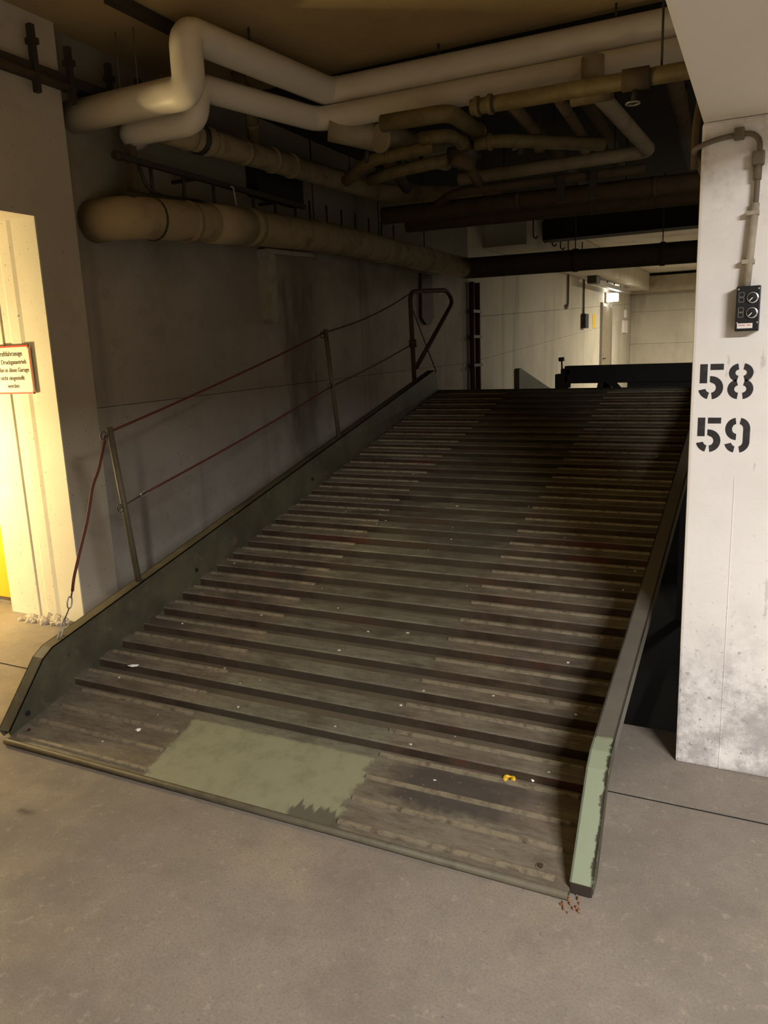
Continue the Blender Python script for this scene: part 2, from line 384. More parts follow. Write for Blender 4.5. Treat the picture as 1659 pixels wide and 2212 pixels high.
DIG = {'5': rect(0, .2, .46, 1) + rect(.27, .62, .83, 1) + [[(.27, .66), (.31, .66), (.31, .49), (.27, .49)]] + arc(.3, .33, .33, .33, 88, -82, .19) + arc(.3, .33, .33, .33, -105, -168, .19),
       '8': arc(.29, .74, .28, .26, 100, 255, .17) + arc(.29, .285, .3, .285, 105, 262, .18) + arc(.36, .74, .28, .26, 80, -75, .17) + arc(.36, .285, .3, .285, 75, -82, .18),
       '9': arc(.29, .68, .3, .32, 98, 268, .18) + arc(.34, .68, .3, .32, 80, 0, .18) + rect(.46, .64, .32, .68) + arc(.34, .32, .3, .32, 0, -80, .18) + arc(.28, .32, .3, .32, -100, -165, .18)}
def digit(ch, x, z, h):
    bm = bmesh.new()
    for q in DIG[ch]:
        bm.faces.new([bm.verts.new((x+u*h, 2.9142, z+v*h)) for u, v in q])
    bmesh.ops.remove_doubles(bm, verts=bm.verts[:], dist=1e-5)
    r = bmesh.ops.extrude_face_region(bm, geom=bm.faces[:])
    for v in [g for g in r['geom'] if isinstance(g, bmesh.types.BMVert)]: v.co.y += .0012
    bmesh.ops.recalc_face_normals(bm, faces=bm.faces[:])
    return obj('painted_digit', bm, m_number, pl)
for row, z in (('58', 1.392), ('59', 1.208)):
    digit(row[0], -.211, z, .121); digit(row[1], -.1205, z, .121)
# ------------------------------------------------------------------ control box on the pillar
kb = thing('key_switch_box', 'black control box with two chrome key switches on the pillar', 'switch box', (-.071, 2.915, 1.69))
K = lambda name, bm, m, p=None: rel(obj(name, bm, m, p or kb), kb) if (p is None) else obj(name, bm, m, p)
def part(root, name, bm, m, smooth=False): return rel(obj(name, bm, m, root, smooth), root)
part(kb, 'housing', bx(-.107, -.035, 2.858, 2.9145, 1.618, 1.762, bev=.003), m_black)
part(kb, 'cover_plate', bx(-.105, -.037, 2.855, 2.859, 1.622, 1.758, bev=.001), m_black)
for z in (1.724, 1.676):
    k = part(kb, 'key_switch', lathe_y(bmesh.new(), -.058, 2.855, z, [(.0175, 0), (.0175, -.006), (.0145, -.007), (.0145, -.003)]), m_chrome)
    c = obj('lock_core', lathe_y(bmesh.new(), -.058, 2.855, z, [(.0142, -.002), (.0142, -.0045), (.004, -.0055)]), m_black, k); 
    bm = bmesh.new(); prism([(-.068, z-.009), (-.066, z-.011), (-.057, z-.001), (-.059, z+.001)], 'y', 2.8478, 2.8496, bm)
    obj('pointer', bm, m_label, k)
for z in (1.727, 1.679):
    for dz in (0, .0165):
        bm = bmesh.new()
        a, b, c0, c1 = -.099, -.083, z-.016+dz, z-.001+dz
        for q in ((a, b, c0, c0+.0012), (a, b, c1-.0012, c1), (a, a+.0012, c0, c1), (b-.0012, b, c0, c1)): box(bm, q[0], q[1], 2.8543, 2.8552, q[2], q[3])
        part(kb, 'arrow_frame', bm, m_galv)
lb = part(kb, 'paper_label', bx(-.100, -.054, 2.8540, 2.8552, 1.6275, 1.6435), m_label)
bm = bmesh.new()
for k in range(9):
    if k != 5: box(bm, -.096+k*.0042, -.0932+k*.0042, 2.8536, 2.8541, 1.6355, 1.6385+.001*(k % 2))
obj('faded_print', bm, m_signred, lb)
for x, z in ((-.101, 1.752), (-.041, 1.752), (-.101, 1.645), (-.041, 1.645)):
    part(kb, 'screw', lathe_y(bmesh.new(), x, 2.8555, z, [(.003, 0), (.003, -.0015), (.001, -.002)], 10), m_galv)
cd = thing('pillar_conduit', 'grey conduit bending down the pillar to the key switch box', 'conduit', (-.07, 2.9, 1.762))
part(cd, 'conduit_pipe', tube([(-.262, 3.6, 2.19), (-.262, 2.895, 2.21), (-.18, 2.895, 2.232), (-.062, 2.895, 2.235), (-.066, 2.895, 2.0), (-.078, 2.888, 1.762)], .0085, 10, .05), m_conddark)
part(cd, 'lower_sleeve', tube([(-.0655, 2.893, 2.02), (-.079, 2.888, 1.76)], .0125, 10), m_cond)
for x, z, s in ((-.125, 2.236, .016), (-.0655, 2.155, .019)):
    part(cd, 'cable_gland', bx(x-s, x+s, 2.878, 2.9148, z-s*1.1, z+s*1.1, bev=.006), m_conddark)
part(cd, 'cable_gland', tube([(-.0655, 2.894, 2.14), (-.066, 2.894, 2.09)], .013, 8), m_conddark)
for x, z in ((-.071, 1.99), (-.076, 1.84)):
    part(cd, 'pipe_clip', bx(x-.022, x+.018, 2.878, 2.9148, z-.007, z+.007, bev=.002), m_cond)
hd = thing('corner_pipe', 'thin rusty pipe at the upper left pillar corner', 'pipe', (-.262, 3.0, 2.2))
part(hd, 'pipe', tube([(-.262, 2.96, 2.16), (-.262, 2.96, 2.29), (-.262, 3.3, 2.6), (-.262, 3.3, 3.5)], .012, 8, .06), m_brown)

# ------------------------------------------------------------------ warning sign on the jamb
sg = thing('warning_sign', 'white sign with red border and German text on the lit jamb', 'sign', (-4.11, 3.25, 1.573))
part(sg, 'sign_plate', bx(-4.30, -3.92, 3.244, 3.252, 1.430, 1.716), m_signw)
for q in ((-4.30, -3.92, 1.706, 1.716), (-4.30, -3.92, 1.430, 1.440), (-4.30, -4.290, 1.430, 1.716), (-3.930, -3.92, 1.430, 1.716)):
    part(sg, 'border', bx(q[0], q[1], 3.2428, 3.2445, q[2], q[3]), m_signred)
for x, z in ((-4.285, 1.70), (-3.936, 1.70), (-4.285, 1.446), (-3.936, 1.446)):
    part(sg, 'screw', lathe_y(bmesh.new(), x, 3.244, z, [(.004, 0), (.004, -.0015), (.001, -.002)], 10), m_galv)
def text(root, s, x, z, size, y, mat, squeeze=.8, align='CENTER'):
    cu = bpy.data.curves.new('lettering', 'FONT'); cu.body = s; cu.size = size; cu.align_x = align; cu.extrude = .0004; cu.offset = size*.012
    o = bpy.data.objects.new('lettering', cu); C.objects.link(o)
    bpy.context.view_layer.update()
    me = bpy.data.meshes.new_from_object(o.evaluated_get(bpy.context.evaluated_depsgraph_get()))
    bpy.data.objects.remove(o); bpy.data.curves.remove(cu)
    me.materials.clear(); me.materials.append(mat)
    me.transform(Matrix.Translation((x, y, z)) @ Matrix.Rotation(PI/2, 4, 'X') @ Matrix.Scale(squeeze, 4, (1, 0, 0)))
    t = bpy.data.objects.new('lettering', me); C.objects.link(t); t.parent = root; return rel(t, root)
for s, z, k in (('Kraftfahrzeuge', 1.656, .040), ('mit Druckgasantrieb', 1.608, .036), ('dürfen in diese Garage', 1.561, .036), ('nicht eingestellt', 1.514, .036), ('werden', 1.467, .036)):
    text(sg, s, -4.095, z, k, 3.2433, m_ink, .92)

# ================================================================== SLOPING PLATFORM
SL = math.atan(.2305); Y0 = 1.985; XL, XR = -2.86, -.44; PLEN = 5.12
pf = thing('parking_platform', 'sloping ribbed steel car lift platform with green side rails', 'car lift', ((XL+XR)/2, Y0, .012))
pf.rotation_euler = (SL, 0, 0)
OX = (XL+XR)/2; HW = (XR-XL)/2
def pp(name, bm, m, parent=None, smooth=False): return obj(name, bm, m, parent or pf, smooth)
# front plate (v: along slope, w: normal)
fpl = pp('front_plate', bx(-HW, HW, .012, .44, -.012, .006), m_crest)
lip = pp('front_lip', tube([(-HW, .004, .002), (HW, .004, .002)], .013, 10), m_lip)
pp('front_lip', bx(-HW, HW, -.004, .02, -.012, -.004), m_riser)
def bead(u0, u1, v, w, parent):
    bm = bmesh.new(); n = 14
    for k in range(n):
        pass
    poly = [(v-.010, w-.001), (v-.007, w+.008), (v+.006, w+.008), (v+.010, w-.001)]
    return obj('bead', prism(poly, 'x', u0, u1, bm), m_worn, parent)
bl0, bl1 = -HW+.03, -2.13-OX; br0, br1 = -1.235-OX, HW-.05
for k, v in enumerate((.045, .155, .265, .385)):
    bead(bl0+.015*k, bl1-.012*k+.03, v, .006, fpl); bead(br0+.0, br1, v, .006, fpl)
for u, v in ((-HW+.055, .085), (HW-.10, .075)):
    bt = pp('bolt', tube([(u, v, .005), (u, v, .009)], .015, 12), m_crest); obj('bolt_head', tube([(u, v, .009), (u, v, .014)], .009, 6), m_riser, bt)
# corrugated planks
PER = .1615; N = int((PLEN-.43)/PER)
def plank_mesh():
    bm = bmesh.new()
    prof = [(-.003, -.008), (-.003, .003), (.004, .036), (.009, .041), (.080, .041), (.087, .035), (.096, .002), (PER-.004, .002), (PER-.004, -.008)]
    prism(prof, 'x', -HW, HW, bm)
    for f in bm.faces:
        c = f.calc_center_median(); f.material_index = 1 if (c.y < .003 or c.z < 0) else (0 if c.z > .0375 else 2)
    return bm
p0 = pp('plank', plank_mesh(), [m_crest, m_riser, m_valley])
prof_b = [(.064, .040), (.067, .0495), (.078, .0495), (.081, .040)]
bL = obj('bead', prism(prof_b, 'x', bl0, bl1), m_worn, p0); bR = obj('bead', prism(prof_b, 'x', br0, br1), m_worn, p0)
for i in range(N):
    if i == 0: o, l, r = p0, bL, bR
    else:
        o = p0.copy(); C.objects.link(o); o.parent = pf
        l = bL.copy(); C.objects.link(l); l.parent = o
        r = bR.copy(); C.objects.link(r); r.parent = o
    o.location = (random.uniform(-.001, .001), .412+i*PER, random.uniform(-.0015, .0015))
VEND = .412+N*PER
pp('rear_beam', bx(-HW-.06, HW+.06, VEND, VEND+.07, -.14, .04, bev=.006), m_rail)
pp('underframe', bx(-HW+.3, -HW+.4, .5, VEND, -.14, -.01), m_blacksteel); pp('underframe', bx(HW-.4, HW-.3, .5, VEND, -.14, -.01), m_blacksteel)
# side rails: folded channel with a chamfered nose
def rail(s):
    bm = bmesh.new(); a = s*HW; T = .006; WD = .066; H = .250; VK = .36; E = VEND+.06
    x0, x1 = sorted((a, a+s*WD))
    web = [(.04, -.012), (.03, .03), (.30, H-.02), (VK, H), (E-.05, H), (E, H-.05), (E, -.1), (.5, -.1)]
    xi = (a, a+s*T); prism(web, 'x', min(xi), max(xi), bm)
    xo = (a+s*(WD-T), a+s*WD); 
    low = H-.06
    prism([(.04, -.012), (.03, .03), (.30, H-.02), (VK, H), (E-.05, H), (E, H-.05), (E, low-.02), (VK, low), (.30, low-.02), (.1, -.012)], 'x', min(xo), max(xo), bm)
    top = [(.03, .03), (.30, H-.02), (VK, H), (E-.05, H), (E, H-.05)]
    for p, q in zip(top, top[1:]):
        d = Vector((q[0]-p[0], q[1]-p[1])).normalized(); n = Vector((-d.y, d.x))*T
        prism([p, q, (q[0]-n.x, q[1]-n.y), (p[0]-n.x, p[1]-n.y)], 'x', x0, x1, bm)
    return pp('side_rail', bm, m_rail)
rL = rail(-1); rR = rail(1)
obj('nose_plate', bx(HW+.002, HW+.064, .026, .036, -.010, .03), m_dark, rR)
def loc(P):    # world -> platform coordinates
    v = Vector(P)-Vector(pf.location); c, s_ = math.cos(SL), math.sin(SL)
    return Vector((v.x, c*v.y+s_*v.z, -s_*v.y+c*v.z))
for P in ((-2.857, 2.11, .09), (-2.857, 3.3, .42), (-2.857, 4.6, .73)):
    q = loc(P); obj('rail_hole', tube([q-Vector((.001, 0, 0)), q+Vector((.003, 0, 0))], .012, 12), m_black, rL)
PX = -2.893
for (yb, zb, yt, zt) in ((2.888, .440, 2.80, 1.285), (5.077, .93, 4.95, 1.77)):
    ps = pp('railing_post', tube([loc((PX, yb, zb)), loc((PX, yt, zt))], .0165, 12), m_post)
    obj('eyelet', tube([loc((PX-.0+.022*math.cos(a), yt-.02+.022*math.sin(a)*0-.02, zt-.04+.022*math.sin(a))) for a in [2*PI*k/14 for k in range(15)]], .004, 6), m_dark, ps)
    f_ = .485; ym, zm = yb+(yt-yb)*(1-f_), zb+(zt-zb)*(1-f_)
    obj('eyelet', tube([loc((PX+.02*math.cos(a), ym-.03, zm+.02*math.sin(a))) for a in [2*PI*k/14 for k in range(15)]], .003, 6), m_dark, ps)
    q = loc((PX, yb, zb)); obj('weld_foot', bx(q.x-.025, q.x+.025, q.y-.025, q.y+.025, q.z-.012, q.z+.01), m_redpost, ps)
ef = pp('end_frame', tube([loc(p) for p in fillet([(PX, 6.515, 1.255), (PX, 6.47, 2.105), (PX, 7.36, 2.165), (PX, 7.53, 2.06), (PX, 6.56, 1.44)], .10)], .021, 12), m_redpost)
obj('hinge', tube([loc((PX, 6.505, 1.62)), loc((PX, 6.50, 1.69))], .034, 10), m_redpost, ef)
obj('stay_wire', tube([loc((PX, 6.475, 2.0)), loc((PX, 7.04, 1.38))], .006, 6), m_dark, ef)
# ropes
def sag(a, b, s, n=14):
    a, b = Vector(a), Vector(b); return [a.lerp(b, k/n)-Vector((0, 0, s*4*(k/n)*(1-k/n))) for k in range(n+1)]
ru = thing('guard_rope', 'upper red guard rope strung between the railing posts', 'rope', (PX, 2.8, 1.25), 'guard ropes of the platform')
part(ru, 'rope', tube(sag((PX, 2.80, 1.262), (PX, 4.955, 1.75), .012) + sag((PX, 4.955, 1.75), (PX, 6.47, 2.09), .035)[1:], .0065, 8), m_rope)
rl_ = thing('guard_rope', 'lower red guard rope strung between the railing posts', 'rope', (PX, 2.8, .87), 'guard ropes of the platform')
part(rl_, 'rope', tube(sag((PX, 3.02, .925), (PX, 4.985, 1.355), .012) + sag((PX, 4.985, 1.355), (PX, 6.505, 1.655), .012)[1:], .0065, 8), m_rope)
part(rl_, 'wire_end', tube([(PX, 2.80, .875), (PX, 3.03, .928)], .004, 6), m_dark)
def link(c, d, L, w, r):    # elongated chain link around centre c along direction d
    d = Vector(d).normalized(); s = Vector((0, -d.z, d.y)); pts = []
    for k in range(17):
        a = 2*PI*k/16; pts.append(Vector(c)+d*(math.cos(a)*L/2)+s*(math.copysign(abs(math.sin(a))**.6, math.sin(a))*w/2))
    return tube(pts, r, 6)
part(rl_, 'shackle', link((PX, 3.0, .921), (0, .95, .22), .07, .022, .0035), m_galv)
rc = thing('slack_rope', 'slack red rope with snap hook and turnbuckle hanging to the rail nose', 'rope', (PX, 2.24, .25))
part(rc, 'rope', tube(fillet([(PX, 2.775, 1.25), (PX, 2.70, 1.08), (PX, 2.655, 1.02), (PX, 2.60, .86), (PX, 2.53, .72), (PX, 2.475, .60), (PX, 2.46, .545)], .08, 5), .007, 8), m_rope)
part(rc, 'wire', tube([(PX, 2.46, .55), (PX, 2.447, .515)], .004, 6), m_dark)
part(rc, 'snap_hook', link((PX, 2.436, .497), (0, .25, .97), .055, .026, .0035), m_galv)
part(rc, 'wire', tube([(PX, 2.43, .472), (PX, 2.395, .425)], .003, 6), m_dark)
tb = part(rc, 'turnbuckle', link((PX, 2.366, .375), (0, .5, .88), .115, .02, .0038), m_galv)
part(rc, 'wire', tube([(PX, 2.338, .327), (PX, 2.295, .275), (PX, 2.255, .262)], .003, 6), m_dark)
nq = part(rc, 'anchor_shackle', link((PX, 2.245, .262), (0, .6, .8), .05, .045, .007), m_dark)

# litter on the deck
def on_deck(x, y, h=.0): return Vector((x, y, .2305*(y-Y0)+.012+h))
q = on_deck(-.735, 2.372, .008)
bm = bmesh.new()
for k in range(11):
    pass
sweep(bm, [q+Vector((.016*math.cos(a), .016*math.sin(a), .004)) for a in [math.radians(-30+k*28) for k in range(11)]], .007, 8)
tag(obj('yellow_cap', bm, m_yellow), 'small broken yellow ring lying on the right front of the deck', 'cap')
bm = bmesh.new()
rng = random.Random(3)
for i in range(90):
    x = rng.uniform(-2.8, -.5); y = rng.uniform(2.05, 5.4); rel_v = (y-Y0)/math.cos(SL)-.412
    hh = .006
    if rel_v > 0:
        hh = .043 if (rel_v % PER) < .08 else .004
    p = on_deck(x, y, hh); s = rng.uniform(.002, .006)
    r = bmesh.ops.create_icosphere(bm, subdivisions=1, radius=s)
    for v in r['verts']: v.co = Vector((v.co.x*rng.uniform(.6, 2.2), v.co.y*rng.uniform(.6, 1.6), v.co.z*.7))+p
tag(obj('crumbs', bm, m_crumb), 'pale crumbs of grit scattered over the ribbed deck', 'grit', kind='stuff')
for x, y, sx, sy, rz, lab in ((-2.62, 2.52, .05, .016, .5, 'torn pale paper scrap on the first left plank'), (-.655, 2.385, .015, .014, .2, 'small white scrap beside the yellow ring'), (-2.30, 2.20, .022, .018, .7, 'white crumpled bit on the left front plate')):
    z_h = .048 if y > 2.4 and y > 2.5 else .010
    p = on_deck(x, y, z_h+.004)
    bm = bmesh.new(); r = bmesh.ops.create_icosphere(bm, subdivisions=2, radius=1)
    for v in r['verts']:
        k = 1+.25*math.sin(7*v.co.x+5*v.co.y)
        w = Vector((v.co.x*sx*.5*k, v.co.y*sy*.5*k, v.co.z*.005))
        v.co = Matrix.Rotation(rz, 3, 'Z') @ w + p + Vector((0, 0, .23*(w.y)))
    tag(obj('litter_scrap', bm, m_label), lab, 'litter')
# chipped orange-brown rust crumbs at the front right corner
bm = bmesh.new()
for i in range(26):
    r = bmesh.ops.create_icosphere(bm, subdivisions=1, radius=rng.uniform(.002, .006))
    p = Vector((-.432+rng.uniform(-.03, .04), 1.965+rng.uniform(-.04, .05), .004))
    for v in r['verts']: v.co = v.co*rng.uniform(.6, 1.3)+p
tag(obj('rust_flakes', bm, plain('rust_orange', (.24, .12, .07), .9)), 'orange rust flakes at the front right platform corner', 'rust', kind='stuff')

# ================================================================== PIPES UNDER THE CEILING
def pipe(name, label, pts, r, mat, R=.12, bands=(), group=None, band_mat=None, seg=16, loc0=None):
    t = thing(name, label, 'pipe', loc0 or pts[0], group)
    part(t, 'pipe_jacket', tube(pts, r, seg, R, 8), mat)
    for P, d, rb, w in bands:
        P = Vector(P); d = Vector(d).normalized()
        part(t, 'band', tube([P-d*w/2, P+d*w/2], rb, seg), band_mat or mat)
    return t
def strap(t, P, r, top=ZC, m=None):     # hanger rod with ring clamp
    P = Vector(P)
    part(t, 'hanger_rod', tube([(P.x, P.y, P.z+r), (P.x, P.y, top)], .007, 6), m or m_dark)
w1 = pipe('insulated_pipe', 'upper white insulated pipe stepping up and running across under the ceiling',
     [(-3.95, 3.70, 3.045), (-2.945, 3.70, 3.04), (-2.945, 3.70, 3.335), (-2.775, 5.0, 3.335), (2.5, 5.12, 3.335)], .09, m_white, .085,
     [((-2.72, 5.0, 3.335), (1, .02, 0), .092, .02)], 'white insulated ceiling pipes', None, 20)
w2 = pipe('insulated_pipe', 'lower white insulated pipe running just beneath the upper white pipe',
     [(-3.70, 4.08, 2.985), (-3.64, 3.96, 2.985), (-3.12, 3.96, 2.975), (-3.10, 3.96, 3.16), (-2.86, 4.95, 3.165), (2.5, 5.04, 3.165)], .077, m_white, .10,
     (), 'white insulated ceiling pipes', None, 20)
for x in (-2.0, -.9): strap(w1, (x, 5.03, 3.335), .09)
strap(w1, (-2.87, 4.2, 3.335), .09)
wt = pipe('pipe_branch', 'pale wrapped tee branch at the corner of the white pipes', [(-2.78, 4.97, 3.12), (-2.52, 5.10, 3.05), (-2.22, 5.72, 2.99)], .10, m_greypipe, .15,
     [((-2.42, 5.02, 3.0), (.4, .9, 0), .094, .03), ((-2.30, 5.33, 2.98), (.4, .9, 0), .092, .025)])
for k in range(4):
    part(wt, 'valve_stub', tube([(-2.52+.09*k, 5.0+.1*k, 2.93), (-2.54+.09*k, 5.02+.1*k, 2.86)], .016, 8), m_dark)
cb = pipe('pipe_branch', 'grey branch pipe dropping from the white pipes then running back',
     [(-1.0, 4.9, 3.19), (-1.0, 4.9, 3.04), (-.86, 6.27, 2.95), (-2.35, 6.32, 2.95)], .05, m_greypipe, .09)
part(cb, 'drop_sleeve', tube([(-1.0, 4.9, 3.20), (-1.0, 4.9, 3.02)], .065, 14), m_greypipe)
pipe('small_pipe', 'yellowed pipe with elbow beside the wrapped tee', [(-2.22, 4.62, 2.97), (-1.78, 4.64, 2.97), (-1.78, 5.25, 2.97)], .05, m_yel, .1, [((-1.78, 5.15, 2.97), (0, 1, 0), .056, .03)], 'yellowed ceiling pipes')
pipe('small_pipe', 'yellowed pipe with a lower elbow beside the wrapped tee', [(-2.05, 4.82, 2.90), (-1.86, 4.84, 2.90), (-1.86, 5.3, 2.90)], .04, m_yel, .08, [((-1.86, 5.05, 2.90), (0, 1, 0), .046, .02)], 'yellowed ceiling pipes')
ey = pipe('small_pipe', 'long yellowed pipe running right below the white pipes', [(-1.66, 4.68, 2.985), (2.5, 4.80, 2.985)], .045, m_yel, 0, [((-1.62, 4.68, 2.985), (1, 0, 0), .056, .022), ((-1.54, 4.68, 2.985), (1, 0, 0), .056, .022)], 'yellowed ceiling pipes')
strap(ey, (-.6, 4.71, 2.985), .045)
vl = thing('stop_valve', 'dirty stop valve on the yellowed pipe at the upper right', 'valve', (-.72, 4.72, 2.93))
part(vl, 'valve_body', tube([(-.80, 4.70, 2.985), (-.66, 4.71, 2.985)], .058, 12), m_brown)
part(vl, 'spindle', tube([(-.73, 4.70, 2.94), (-.74, 4.69, 2.86)], .014, 8), m_dark)
part(vl, 'hand_wheel', tube([(-.74+.035*math.cos(a), 4.69+.035*math.sin(a), 2.862) for a in [2*PI*k/16 for k in range(17)]], .006, 6), m_galv)
for lab, x, y0, y1, d in (('left', -1.42, 4.72, 5.48, -.05), ('right', -1.16, 4.76, 5.74, -.06)):
    p = pipe('small_pipe', 'thin yellowed branch with a pale drop elbow, %s of the pair' % lab, [(x, y0, 2.97), (x+d, y1, 2.97), (x+d, y1+.02, 2.87)], .033, m_brown, .06, (), 'yellowed ceiling pipes')
    part(p, 'drop_elbow', tube([(x+d, y1-.03, 2.972), (x+d, y1+.012, 2.965), (x+d, y1+.02, 2.88)], .038, 12, .04), m_yel)
part(ey, 'end_collar', tube([(-1.09, 4.76, 2.955), (-.86, 4.76, 2.955)], .04, 12), m_yel)
pipe('small_pipe', 'crooked yellowed pipe climbing from the left into the pipe tangle', [(-2.88, 5.35, 2.84), (-2.56, 5.12, 2.90), (-2.12, 5.05, 2.90), (-2.05, 5.05, 2.90)], .042, m_yel, .12, [((-2.4, 5.09, 2.90), (1, -.05, 0), .048, .02)], 'yellowed ceiling pipes')
pipe('small_pipe', 'lower crooked yellowed pipe in the pipe tangle', [(-2.72, 5.42, 2.84), (-2.45, 5.28, 2.84), (-1.98, 5.22, 2.85)], .042, m_yel, .1, (), 'yellowed ceiling pipes')
fz = pipe('small_pipe', 'yellowed pipe leading right from the flange cluster', [(-1.80, 5.14, 2.90), (-1.62, 5.16, 2.90), (-1.08, 5.66, 2.90)], .042, m_yel, .1, [((-1.70, 5.15, 2.90), (1, 0, 0), .052, .02)], 'yellowed ceiling pipes')
fc = thing('flange_cluster', 'dark valve and flange cluster in the middle of the pipe tangle', 'valve', (-1.95, 5.25, 2.8))
part(fc, 'valve_body', tube([(-2.0, 5.2, 2.86), (-1.8, 5.2, 2.88)], .06, 12), m_dark)
part(fc, 'flange', tube([(-1.93, 5.22, 2.78), (-1.90, 5.22, 2.86)], .085, 14), m_brown)
part(fc, 'drop_pipe', tube([(-1.92, 5.3, 2.84), (-1.90, 5.5, 2.72)], .035, 10), m_brown)
pipe('long_pipe', 'thin brown pipe crossing behind the grey branch', [(-2.9, 6.9, 2.83), (-2.45, 6.45, 2.88), (-.92, 6.5, 2.88)], .035, m_brown, .15, (), 'brown cross pipes')
g1 = pipe('long_pipe', 'brown insulated cross pipe above its twin', [(-3.25, 6.72, 2.81), (2.5, 7.12, 2.81)], .075, m_brown, 0, [((-2., 6.8, 2.81), (1, .05, 0), .079, .03), ((-.9, 6.88, 2.81), (1, .05, 0), .079, .03)], 'brown cross pipes')
g2 = pipe('long_pipe', 'brown insulated cross pipe below and behind its twin', [(-3.25, 7.25, 2.80), (2.5, 7.75, 2.80)], .075, m_brown, 0, [((-1.5, 7.4, 2.80), (1, .05, 0), .079, .03)], 'brown cross pipes')
for x in (-2.3, -1.2): strap(g1, (x, 6.79, 2.81), .075); strap(g2, (x, 7.36, 2.80), .075)
for x in (-1.55, -1.3):
    br = tag(obj('pipe_bracket', bx(x-.03, x+.03, 6.42, 6.46, 2.70, 2.90, bev=.004), m_dark), 'dark flat bracket hanging below the brown pipe, %s' % ('left one' if x < -1.4 else 'right one'), 'bracket', 'flat pipe brackets')
for k, (x, y0, y1, z, rr_) in enumerate(((-1.62, 5.3, 8.2, 3.16, .05), (-1.2, 5.3, 8.2, 3.22, .045), (-.62, 5.4, 8.2, 3.18, .055))):
    p = pipe('rear_pipe', ('dark rear pipe running to the back, left of the three', 'dark rear pipe running to the back, middle of the three', 'dark rear pipe running to the back, right of the three')[k], [(x, y0, z), (x-.12, y1, z)], rr_, m_brown, 0, [((x-.02, y0+.5, z), (-.04, 1, 0), rr_+.006, .03)], 'dark rear pipes')
    strap(p, (x-.06, (y0+y1)/2, z), rr_)
for k, (x, y, z) in enumerate(((-2.08, 5.62, 2.86), (-1.55, 5.32, 2.84))):
    v = thing('drain_valve', ('small dark drain valve left in the pipe tangle', 'small dark drain valve right in the pipe tangle')[k], 'valve', (x, y, z))
    part(v, 'body', tube([(x, y, z+.12), (x, y, z)], .022, 10), m_dark); part(v, 'handle', tube([(x-.05, y-.01, z+.03), (x+.05, y-.01, z+.05)], .008, 8), m_galv)
# big wrapped pipe along the left wall, turning right at the far end
hp = pipe('wrapped_pipe', 'large dirty cloth-wrapped pipe along the left wall towards the back',
     [(-3.84, 3.78, 2.46), (-3.56, 3.78, 2.46), (-3.56, 4.7, 2.53), (-3.56, 6.2, 2.60), (-3.56, 9.6, 2.60)], .128, m_wrap, .24,
     [((-3.56, 4.33, 2.50), (0, 1, .07), .136, .05), ((-3.56, 5.05, 2.55), (0, 1, .06), .138, .10), ((-3.56, 6.05, 2.594), (0, 1, .03), .134, .03), ((-3.56, 7.25, 2.60), (0, 1, 0), .134, .03), ((-3.56, 8.4, 2.60), (0, 1, 0), .134, .03)], None, None, 20)
hx = pipe('cross_pipe', 'dark cross pipe spanning the back of the bay', [(-3.56, 9.58, 2.60), (-3.56, 9.78, 2.60), (2.5, 10.5, 2.60)], .128, m_darkwrap, .1, [((-2.2, 9.93, 2.60), (1, .12, 0), .138, .06), ((-1.2, 10.05, 2.60), (1, .12, 0), .138, .06)], None, None, 20)
part(hp, 'strap', tube([(-3.56, 3.985, 2.473), (-3.56, 4.0, 2.474)], .133, 20), m_dark)
part(hp, 'patch_sleeve', tube([(-3.56, 4.56, 2.518), (-3.56, 4.98, 2.545)], .135, 20), plain('patch_cloth', (.36, .29, .18), .9, 0, .4, 8, (.2, .15, .08)))
part(hp, 'hanger_post', bx(-3.68, -3.62, 3.93, 3.98, 2.56, 2.91), m_brown)
part(hp, 'top_shade', tube([(-3.59, 3.8, 2.535), (-3.59, 4.5, 2.585)], .085, 14), m_dark)  # dark tube standing in for the unlit top of the wrapped pipe
for yy in (6.0, 7.25, 8.4): strap(hp, (-3.56, yy, 2.6), .128)
for xx in (-2.2, -1.2, -.5): strap(hx, (xx, 9.92+(xx+2.2)*.12, 2.6), .128)
ar = thing('hanger_rail', 'dark steel rail with hanging rods above the wrapped pipe', 'rail', (-3.62, 3.85, 2.82))
part(ar, 'rail_bar', bx(-3.635, -3.60, 3.82, 5.95, 2.805, 2.84), m_dark)
part(ar, 'rail_knob', tube([(-3.615, 3.78, 2.822), (-3.615, 3.83, 2.822)], .028, 10), m_dark)
for yy in (4.09, 4.40, 4.72, 5.2, 5.5, 5.8): part(ar, 'rod', tube([(-3.617, yy, 2.62), (-3.617, yy, 2.82)], .012, 8), m_dark)
part(ar, 'cable_loop', tube([(-3.615, 3.98, 2.80), (-3.60, 4.02, 2.66), (-3.58, 4.2, 2.625), (-3.58, 4.5, 2.655)], .012, 8, .1), m_dark)
part(ar, 'wall_arm', bx(-3.85, -3.63, 4.55, 4.58, 2.81, 2.83), m_dark); part(ar, 'wall_arm', bx(-3.85, -3.63, 5.6, 5.63, 2.81, 2.83), m_dark)
hk = part(ar, 'white_hook', tube([(-3.55, 4.83, 2.80), (-3.54, 4.85, 2.80), (-3.53, 4.86, 2.665)], .008, 8, .02), m_galv)
for i, yy in enumerate((6.02, 6.31, 6.58, 6.85, 7.13, 7.41, 7.7)):
    tag(obj('threaded_rod', tube([(-3.61, yy, 2.66), (-3.61, yy, 2.885)], .009, 8), m_dark), '%s thin threaded rod from the left standing on the wrapped pipe' % ORD[i], 'rod', 'rods on the wrapped pipe')
jp = tag(obj('junction_plate', bx(-3.85, -3.74, 5.45, 6.15, 2.86, 3.10, bev=.01), m_blacksteel), 'dark metal box fixed on the left wall above the rail', 'box')
